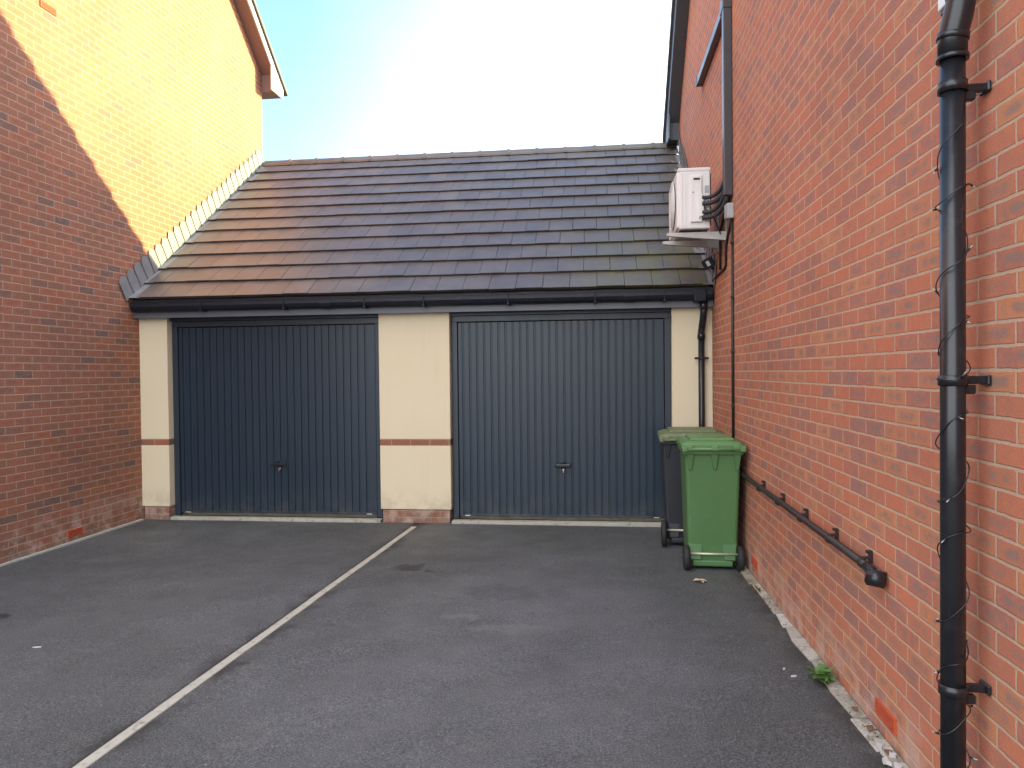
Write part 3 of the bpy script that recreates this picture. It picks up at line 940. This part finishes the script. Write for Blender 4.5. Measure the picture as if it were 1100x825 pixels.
bx(bm, AX0 + 0.262, AX0 + 0.302, AY0 - 0.003, AY0 - 0.0005, AZ1 - 0.24, AZ1 - 0.17)
obj('rating_plate', bm, M_jbox, t)
bm = B()
fc = (AX0 - 0.002, 7.55, AZ0 + 0.29)
lathe(bm, [(0.235, 0.0), (0.235, 0.003)], fc, (-1, 0, 0), 48)
gr = obj('fan_opening', bm, M_grille, t)
bm = B()
for q in range(9):
    rad = 0.035 + 0.026 * q
    ring = [(fc[0] - 0.012, fc[1] + math.cos(2 * math.pi * k / 40) * rad, fc[2] + math.sin(2 * math.pi * k / 40) * rad) for k in range(41)]
    tube(bm, ring, 0.003, 6, False)
for k in range(8):
    a = math.pi * k / 8
    tube(bm, [(fc[0] - 0.013, fc[1] - math.cos(a) * 0.245, fc[2] - math.sin(a) * 0.245), (fc[0] - 0.013, fc[1] + math.cos(a) * 0.245, fc[2] + math.sin(a) * 0.245)], 0.003, 6)
obj('fan_guard', bm, M_acwhite, t)
for yy in (7.33, 7.88):
    bm = B()
    bx(bm, AX0 + 0.03, AX1 - 0.02, yy - 0.03, yy + 0.03, AZ0 - 0.022, AZ0, 0.004, 1)
    obj('foot', bm, M_grille, t)
bm = B()
for k in range(14):
    bx(bm, AX1 + 0.001, AX1 + 0.012, AY0 + 0.03 + k * 0.055, AY0 + 0.06 + k * 0.055, AZ0 + 0.03, AZ1 - 0.05)
obj('rear_coil', bm, M_grille, t)
for yy in (7.30, 7.76):
    bm = B()
    za = AZ0 - 0.022
    th = 0.004
    # channel arm deeper at the wall
    prism(bm, [(0.69, za - 0.030), (0.69, za - 0.001), (XR - 0.006, za - 0.001), (XR - 0.006, za - 0.085)], 'y', yy - 0.026, yy - 0.022)
    bx(bm, 0.69, XR - 0.006, yy - 0.022, yy + 0.026, za - 0.006, za - 0.001)
    prism(bm, [(0.69, za - 0.030), (0.69, za - 0.006), (XR - 0.006, za - 0.006), (XR - 0.006, za - 0.085)], 'y', yy + 0.022, yy + 0.026)
    bx(bm, 0.685, 0.689, yy - 0.026, yy + 0.026, za - 0.032, za - 0.001)
    bx(bm, XR - 0.0055, XR - 0.001, yy - 0.03, yy + 0.03, za - 0.12, za + 0.34)
    obj('bracket', bm, M_acgrey, t)
# lagged pipes from the valve cover to the trunking
def bez(p0, p1, p2, p3, n=14):
    out = []
    for i in range(n + 1):
        u = i / n
        out.append(Vector(p0) * (1 - u) ** 3 + Vector(p1) * 3 * u * (1 - u) ** 2 + Vector(p2) * 3 * u * u * (1 - u) + Vector(p3) * u ** 3)
    return out
hx = AX0 + 0.235
for (z0, dy, ze, rad, xq) in ((AZ0 + 0.290, -0.010, 3.50, 0.019, 0.000), (AZ0 + 0.232, -0.016, 3.42, 0.021, 0.012), (AZ0 + 0.150, -0.010, 3.36, 0.019, -0.012), (AZ0 + 0.098, -0.016, 3.31, 0.021, 0.004)):
    bm = B()
    tube(bm, bez((hx, AY0 - 0.02 + dy, z0), (hx + 0.10, AY0 - 0.04 + dy, z0 - 0.015), (1.165 + xq, 7.06 + dy, z0 + 0.0), (1.195 + xq, 6.975 + dy * 0.5, z0 + 0.13)) + [Vector((1.198 + xq, 6.972 + dy * 0.5, max(ze, 3.34) + 0.03))], rad, 12)
    obj('refrigerant_hose', bm, M_hose, t)
bm = B()
tube(bm, bez((hx + 0.02, AY0 - 0.02, AZ0 + 0.20), (hx + 0.10, AY0 - 0.05, AZ0 + 0.10), (1.10, 7.2, AZ0 + 0.15), (1.19, 7.26, AZ0 - 0.05)), 0.006, 8)
tube(bm, bez((hx + 0.05, AY0 - 0.03, AZ0 + 0.26), (hx + 0.12, AY0 - 0.05, AZ0 + 0.2), (1.10, 7.15, AZ0 + 0.30), (1.20, 6.99, AZ0 + 0.12)), 0.005, 8)
obj('power_lead', bm, M_black, t)

# trunking
t = thing('pipe_trunking', 'dark trunking running up the right wall above the air conditioner with a side branch', 'trunking', (1.21, 6.97, 3.29))
bm = B()
bx(bm, XR - 0.080, XR - 0.003, 6.925, 7.010, 3.29, 6.90, 0.006, 2)
tr = obj('duct', bm, M_trunk, t)
bm = B()
bx(bm, XR - 0.070, XR - 0.003, 7.030, 8.80, 5.010, 5.095, 0.006, 2)
obj('branch_duct', bm, M_trunk, t)
bm = B()
bx(bm, XR - 0.076, XR - 0.002, 8.77, 8.83, 5.004, 5.101, 0.005, 2)
obj('end_cap', bm, M_trunk, t)
bm = B()
bx(bm, XR - 0.086, XR - 0.002, 6.918, 7.09, 4.995, 5.112, 0.008, 2)
obj('tee_cover', bm, M_trunk, t)

# junction box and cables
t = thing('junction_box', 'small light grey junction box on the brick right of the air conditioner', 'junction box', (1.22, 6.92, 3.065))
bm = B(); bx(bm, XR - 0.066, XR - 0.002, 6.865, 6.975, 3.065, 3.205, 0.010, 3)
jb = obj('box', bm, M_jbox, t)
bm = B(); bx(bm, XR - 0.074, XR - 0.067, 6.871, 6.969, 3.072, 3.198, 0.003, 1)
obj('cover', bm, M_jbox, t)
t = thing('conduit', 'straight dark conduit down the right wall from the grey junction box to the bins', 'conduit', (1.235, 6.905, 0.8))
bm = B(); tube(bm, [(XR - 0.016, 6.905, 0.80), (XR - 0.016, 6.905, 3.064)], 0.0125, 12)
obj('tube', bm, M_cable, t)
for zc in (1.35, 1.85, 2.35, 2.85):
    bm = B(); bx(bm, XR - 0.032, XR - 0.002, 6.883, 6.927, zc - 0.012, zc + 0.012, 0.004, 1)
    obj('saddle_clip', bm, M_cable, t)
t = thing('power_cable', 'black cable dropping below the air conditioner and slanting down to the gutter end', 'cable', (1.235, 7.3, 2.8))
bm = B()
tube(bm, [(XR - 0.012, 6.955, 3.064), (XR - 0.012, 7.16, 2.95), (XR - 0.012, 7.24, 2.86), (XR - 0.012, 7.26, 2.70), (XR - 0.012, 7.32, 2.672), (XR - 0.012, 8.02, 2.648), (XR - 0.014, 8.06, 2.60)], 0.012, 10)
obj('lower_run', bm, M_cable, t)
bm = B()
tube(bm, [(XR - 0.014, 7.00, 3.30), (XR - 0.014, 7.30, 3.20), (XR - 0.014, 7.54, 3.08), (XR - 0.014, 7.57, 2.95), (XR - 0.014, 7.57, 2.69)], 0.012, 10)
obj('upper_run', bm, M_cable, t)

# floodlight
t = thing('security_light', 'small black security light with a white lens at the right end of the gutter', 'floodlight', (1.2, 7.9, 2.8))
rot = Matrix.Translation((1.165, 7.88, 2.805)) @ Matrix.Rotation(R(-28), 4, 'Z') @ Matrix.Rotation(R(-24), 4, 'Y') @ Matrix.Rotation(R(24), 4, 'X')
bm = B(); bx(bm, -0.06, 0.06, -0.015, 0.03, -0.055, 0.055, 0.010, 2, mat=rot)
obj('housing', bm, M_black, t)
bm = B(); bx(bm, -0.018, 0.018, -0.021, -0.0155, -0.028, 0.028, 0.002, 1, mat=rot)
obj('lens', bm, M_white, t)
bm = B(); tube(bm, [(1.18, 7.90, 2.79), (1.215, 7.95, 2.76), (XR - 0.003, 7.97, 2.75)], 0.014, 10); tube(bm, [(XR - 0.02, 7.97, 2.75), (XR - 0.002, 7.97, 2.75)], 0.035, 16)
obj('bracket', bm, M_black, t)

# ------------------------------------------------------------------ wheelie bins
def bin_(name, label, w, d, h, bodym, lidm, loc, rz, group, front_wheel=0.105):
    """its back (hinge, wheels) faces -Y"""
    t = thing(name, label, 'bin', local=True, group=group)
    bm = B()
    zb, zt = 0.055, h - 0.07
    def ring(k, z, inset=0.0):
        wb, db = w * 0.425, d * 0.40
        wt, dt = w * 0.49, d * 0.48
        a = wb + (wt - wb) * k - inset; b = db + (dt - db) * k - inset
        yb = -d * 0.5 + 0.075 * (1 - k) + inset
        yfr = yb + 2 * b
        return [(-a, yb, z), (a, yb, z), (a, yfr, z), (-a, yfr, z)]
    hexa(bm, ring(0, zb) + ring(1, zt), 0.028, 3)
    # moulded rim and back panel
    r = ring(1, zt - 0.005)
    bx(bm, r[0][0] - 0.018, r[1][0] + 0.018, r[0][1] - 0.018, r[2][1] + 0.018, zt - 0.045, zt + 0.012, 0.012, 2)
    for f in bm.faces: f.smooth = False
    # two stiffening tabs and side ears below the rim
    for xx in (-w * 0.40, w * 0.03, w * 0.42):
        q = r[0][1]
        hexa(bm, [(xx - 0.012, q - 0.004, zt - 0.17), (xx + 0.012, q - 0.004, zt - 0.17), (xx + 0.012, q + 0.03, zt - 0.17), (xx - 0.012, q + 0.03, zt - 0.17),
                  (xx - 0.030, q - 0.022, zt - 0.04), (xx + 0.030, q - 0.022, zt - 0.04), (xx + 0.030, q + 0.03, zt - 0.04), (xx - 0.030, q + 0.03, zt - 0.04)], 0.004, 1)
    # wheel housing: two legs and a foot plate across the back
    yb = ring(0, zb)[0][1]
    for sx in (-1, 1):
        xx = sx * w * 0.30
        hexa(bm, [(xx - 0.045, yb - 0.03, 0.085), (xx + 0.045, yb - 0.03, 0.085), (xx + 0.045, yb + 0.05, 0.085), (xx - 0.045, yb + 0.05, 0.085),
                  (xx - 0.060, yb - 0.012, 0.225), (xx + 0.060, yb - 0.012, 0.225), (xx + 0.060, yb + 0.05, 0.225), (xx - 0.060, yb + 0.05, 0.225)], 0.008, 2)
    bx(bm, -w * 0.405, w * 0.405, yb - 0.010, yb + 0.06, 0.205, 0.235, 0.006, 2)
    bx(bm, -w * 0.36, w * 0.36, yb - 0.022, yb + 0.08, 0.028, 0.085, 0.015, 2)
    obj('body', bm, bodym, t)
    # lid
    bm = B()
    y0, y1 = r[0][1] - 0.035, r[2][1] + 0.035
    x0, x1 = r[0][0] - 0.030, r[1][0] + 0.030
    zl = zt + 0.014
    nx, ny = 10, 10
    top = []
    for j in range(ny + 1):
        row = []
        for i in range(nx + 1):
            u, v = i / nx, j / ny
            e = min(u, 1 - u, v, 1 - v)
            hh = 0.030 + 0.028 * min(1, e / 0.18) ** 0.6 + 0.012 * math.sin(math.pi * u) * math.sin(math.pi * v)
            row.append(bm.verts.new((x0 + (x1 - x0) * u, y0 + (y1 - y0) * v, zl + hh)))
        top.append(row)
    for j in range(ny):
        for i in range(nx):
            bm.faces.new((top[j][i], top[j][i + 1], top[j + 1][i + 1], top[j + 1][i])).smooth = True
    border = [top[0][i] for i in range(nx + 1)] + [top[j][nx] for j in range(1, ny + 1)] + [top[ny][i] for i in range(nx - 1, -1, -1)] + [top[j][0] for j in range(ny - 1, 0, -1)]
    low = [bm.verts.new((v.co.x, v.co.y, zl - 0.006)) for v in border]
    m = len(border)
    for i in range(m):
        bm.faces.new((border[i], low[i], low[(i + 1) % m], border[(i + 1) % m]))
    bm.faces.new(low)
    # raised panel and hinge lugs
    bx(bm, x0 + w * 0.16, x1 - w * 0.16, y0 + 0.10, y1 - 0.10, zl + 0.05, zl + 0.078, 0.012, 2)
    for xx in (-w * 0.42, w * 0.02, w * 0.40):
        bx(bm, xx - 0.030, xx + 0.030, y0 - 0.040, y0 + 0.03, zl - 0.020, zl + 0.028, 0.010, 2)
    obj('lid', bm, lidm, t)
    # handle bar
    bm = B()
    tube(bm, [(-w * 0.50, y0 - 0.028, zl - 0.004), (w * 0.50, y0 - 0.028, zl - 0.004)], 0.013, 14)
    for sx in (-1, 1):
        bx(bm, sx * w * 0.50 - 0.022, sx * w * 0.50 + 0.022, y0 - 0.050, y0 + 0.05, zl - 0.026, zl + 0.018, 0.009, 2)
    obj('handle', bm, lidm, t)
    # axle and wheels
    ya, rw = yb - 0.030, front_wheel
    bm = B()
    tube(bm, [(-w * 0.50, ya, rw + 0.035), (w * 0.50, ya, rw + 0.035)], 0.010, 12)
    obj('axle', bm, M_axle, t)
    for sx in (-1, 1):
        bm = B()
        xc = sx * (w * 0.47)
        lathe(bm, [(rw * 0.60, -0.018), (rw * 0.86, -0.024), (rw * 0.97, -0.018), (rw, -0.006), (rw, 0.006), (rw * 0.97, 0.018), (rw * 0.86, 0.024), (rw * 0.60, 0.018)], (xc, ya, rw), (1, 0, 0), 36)
        wh = obj('wheel', bm, M_tyre, t)
        bm = B()
        lathe(bm, [(rw * 0.60, -0.016), (rw * 0.34, -0.012), (rw * 0.20, -0.030), (rw * 0.20, 0.030), (rw * 0.34, 0.012), (rw * 0.60, 0.016)], (xc, ya, rw), (1, 0, 0), 28)
        for k in range(6):
            a = math.pi * k / 3
            p = Vector((xc + sx * 0.012, ya + math.cos(a) * rw * 0.25, rw + math.sin(a) * rw * 0.25)); q = Vector((xc + sx * 0.014, ya + math.cos(a) * rw * 0.6, rw + math.sin(a) * rw * 0.6))
            tube(bm, [p, q], 0.007, 6)
        obj('hub', bm, M_hub, wh)
    t.location = (loc[0], loc[1], gz(loc[0], loc[1]) + 0.001)
    t.rotation_euler = (0, 0, rz)
    return t
bin_('wheelie_bin', 'green wheelie bin standing by the right wall with its wheels towards the camera', 0.47, 0.56, 1.10, M_green, M_greenl, (0.965, 6.56), R(-1.5), 'wheelie bins in the corner')
bin_('wheelie_bin', 'dark grey wheelie bin with faded olive lid standing behind the green one', 0.60, 0.62, 1.11, M_grey, M_olive, (0.925, 7.48), R(-3), 'wheelie bins in the corner', 0.125)

# ------------------------------------------------------------------ small litter and weeds
def leaf_mesh(bm, base, d, up, L, wid, curl=0.2, lobes=0):
    d = Vector(d).normalized(); side = d.cross(Vector(up)).normalized(); nrm = side.cross(d).normalized()
    n = 8
    rows = []
    for i in range(n + 1):
        u = i / n
        ww = wid * math.sin(math.pi * min(1, u * 0.93 + 0.04)) ** 0.7
        if lobes: ww *= 1 + 0.35 * math.sin(u * math.pi * lobes)
        p = Vector(base) + d * L * u + nrm * (curl * L * (u - u * u * 1.4))
        rows.append([bm.verts.new(p - side * ww + nrm * ww * 0.35), bm.verts.new(p), bm.verts.new(p + side * ww + nrm * ww * 0.35)])
    for a, b in zip(rows, rows[1:]):
        for k in range(2):
            bm.faces.new((a[k], a[k + 1], b[k + 1], b[k])).smooth = True
bm = B()
z0 = gz(0.805, 5.93)
leaf_mesh(bm, (0.745, 5.93, z0 + 0.012), (1, 0.05, 0), (0, 0, 1), 0.11, 0.028, 0.15, 3)
leaf_mesh(bm, (0.80, 5.92, z0 + 0.010), (0.5, -1, 0.1), (0, 0, 1), 0.04, 0.012, 0.2)
tag(obj('dry_leaf', bm, M_leaf, loc=(0.80, 5.93, z0)), 'pale dry leaf lying on the tarmac in front of the green bin', 'leaf')

t = thing('weed', 'leafy green weed growing from the foot of the right wall', 'plant', (1.19, 3.98, gz(1.19, 3.98)))
bm = B()
for k in range(22):
    a = random.uniform(0, 2 * math.pi)
    p = (1.175 + random.uniform(-.03, .03), 3.97 + random.uniform(-.06, .06), gz(1.19, 3.98) + random.uniform(0.01, 0.05))
    dx, dy = math.cos(a), math.sin(a)
    if p[0] + dx * 0.07 > XR - 0.01: dx = -abs(dx)
    leaf_mesh(bm, p, (dx, dy, random.uniform(0.1, 0.9)), (0, 0, 1), random.uniform(0.05, 0.085), random.uniform(0.016, 0.028), random.uniform(0.1, 0.4), 3)
obj('leaves', bm, M_weed, t)
bm = B()
for k in range(5):
    tube(bm, [(1.19, 3.97, gz(1.19, 3.97) - 0.01), (1.175 + random.uniform(-.03, .03), 3.97 + random.uniform(-.06, .06), gz(1.19, 3.98) + 0.04)], 0.003, 6)
obj('stem', bm, M_weed, t)
bm = B()
for k in range(16):
    a = random.uniform(0, 2 * math.pi)
    leaf_mesh(bm, (1.20, 5.72 + random.uniform(-.1, .1), gz(1.2, 5.7) + 0.012), (-abs(math.cos(a)), math.sin(a), random.uniform(0.2, 1.2)), (0, 0, 1), random.uniform(0.025, 0.06), 0.006, 0.3)
tag(obj('dry_weed', bm, plain('straw_weed', (0.22, 0.17, 0.07), 0.8, 0.3, 30), loc=(1.2, 5.72, gz(1.2, 5.72))), 'withered little weed at the wall foot near the green bin', 'plant')

def flake(x, y, L, wd, ang, lab, mat=M_chip, name='paint_flake', cat='flake', grp='pale flakes on the tarmac'):
    bm = B()
    n = 9
    pts = []
    for k in range(n):
        a = 2 * math.pi * k / n
        q = random.uniform(0.7, 1.1)
        px, py = math.cos(a) * L * 0.5 * q, math.sin(a) * wd * 0.5 * q
        pts.append((x + px * math.cos(ang) - py * math.sin(ang), y + px * math.sin(ang) + py * math.cos(ang)))
    z = gz(x, y)
    prism(bm, pts, 'z', z + 0.002, z + 0.007)
    tag(obj(name, bm, mat, loc=(x, y, z)), lab, cat, grp)
flake(-3.525, 4.20, 0.062, 0.015, 0.25, 'thin white flake lying on the tarmac near the left dark spot')
flake(1.035, 4.06, 0.045, 0.02, 0.4, 'white flake on the tarmac beside the green weed')
flake(1.01, 4.16, 0.03, 0.016, 1.2, 'smaller white crumb just beyond the flake by the green weed')
flake(-3.02, 3.13, 0.03, 0.018, 0.7, 'small white flake at the lower left of the tarmac near the concrete strip')
flake(-3.37, 3.22, 0.03, 0.018, 1.7, 'small white flake at the lower left corner away from the strip')
# scraps of mortar on the edging under the near air brick
k = 0
bm = B()
for (y, x) in ((3.10, 1.20), (3.02, 1.18), (2.93, 1.205), (3.20, 1.215), (2.88, 1.17), (3.28, 1.19), (3.15, 1.17)):
    n = 7
    pts = [(x + math.cos(2 * math.pi * q / n) * random.uniform(.006, .020), y + math.sin(2 * math.pi * q / n) * random.uniform(.012, .038)) for q in range(n)]
    z = gz(x, y)
    prism(bm, pts, 'z', z + 0.012, z + 0.022 + random.uniform(0, .006))
o = obj('mortar_scraps', bm, M_chip, loc=(1.19, 3.08, gz(1.19, 3.08)))
tag(o, 'scatter of white mortar crumbs on the edging below the near air brick', 'rubble', None, 'stuff')

bm = B()
for k in range(260):
    yy = random.uniform(0.6, 7.9)
    if random.random() < 0.5: yy = random.choice((3.0, 3.35, 4.0, 4.7, 5.7)) + random.gauss(0, 0.16)
    xx = XR - 0.005 - abs(random.gauss(0, 0.045))
    z = gz(xx, yy) + (0.010 if xx > XR - 0.07 else 0.003)
    r_ = random.uniform(0.002, 0.007)
    m = 5
    a0 = random.uniform(0, 6.28)
    lo = [bm.verts.new((xx + math.cos(a0 + q * 1.2566) * r_ * random.uniform(.7, 1.3), yy + math.sin(a0 + q * 1.2566) * r_ * random.uniform(.7, 1.6), z - 0.002)) for q in range(m)]
    tp = bm.verts.new((xx + random.uniform(-.3, .3) * r_, yy, z + r_ * 0.9))
    for q in range(m):
        bm.faces.new((lo[q], lo[(q + 1) % m], tp))
tag(obj('soil_crumbs', bm, plain('dark_soil', (0.075, 0.055, 0.035), 0.95, 0.5, 60), loc=(1.2, 4.0, 0.02)), 'crumbs of soil and grit along the foot of the right wall', 'soil', None, 'stuff')
for k, (px, py, L, an, lab) in enumerate(((1.195, 3.42, 0.055, 0.6, 'brown dead leaf curled on the edging just beyond the near air brick'), (1.215, 3.62, 0.045, 2.2, 'brown dead leaf on the edging between the weed and the near air brick'), (1.20, 3.20, 0.05, 1.3, 'brown dead leaf on the edging beside the white mortar crumbs'))):
    bm = B()
    leaf_mesh(bm, (px, py, gz(px, py) + 0.018), (math.cos(an) * 0.6, math.sin(an), 0.15), (0, 0, 1), L, 0.014, 0.35, 2)
    tag(obj('dead_leaf', bm, plain('brown_dead_leaf', (0.16, 0.075, 0.040), 0.8, 0.3, 40), loc=(px, py, gz(px, py))), lab, 'leaf', 'dead leaves at the wall foot')

S.render.engine = 'CYCLES'
S.cycles.max_bounces = 8
S.cycles.diffuse_bounces = 5
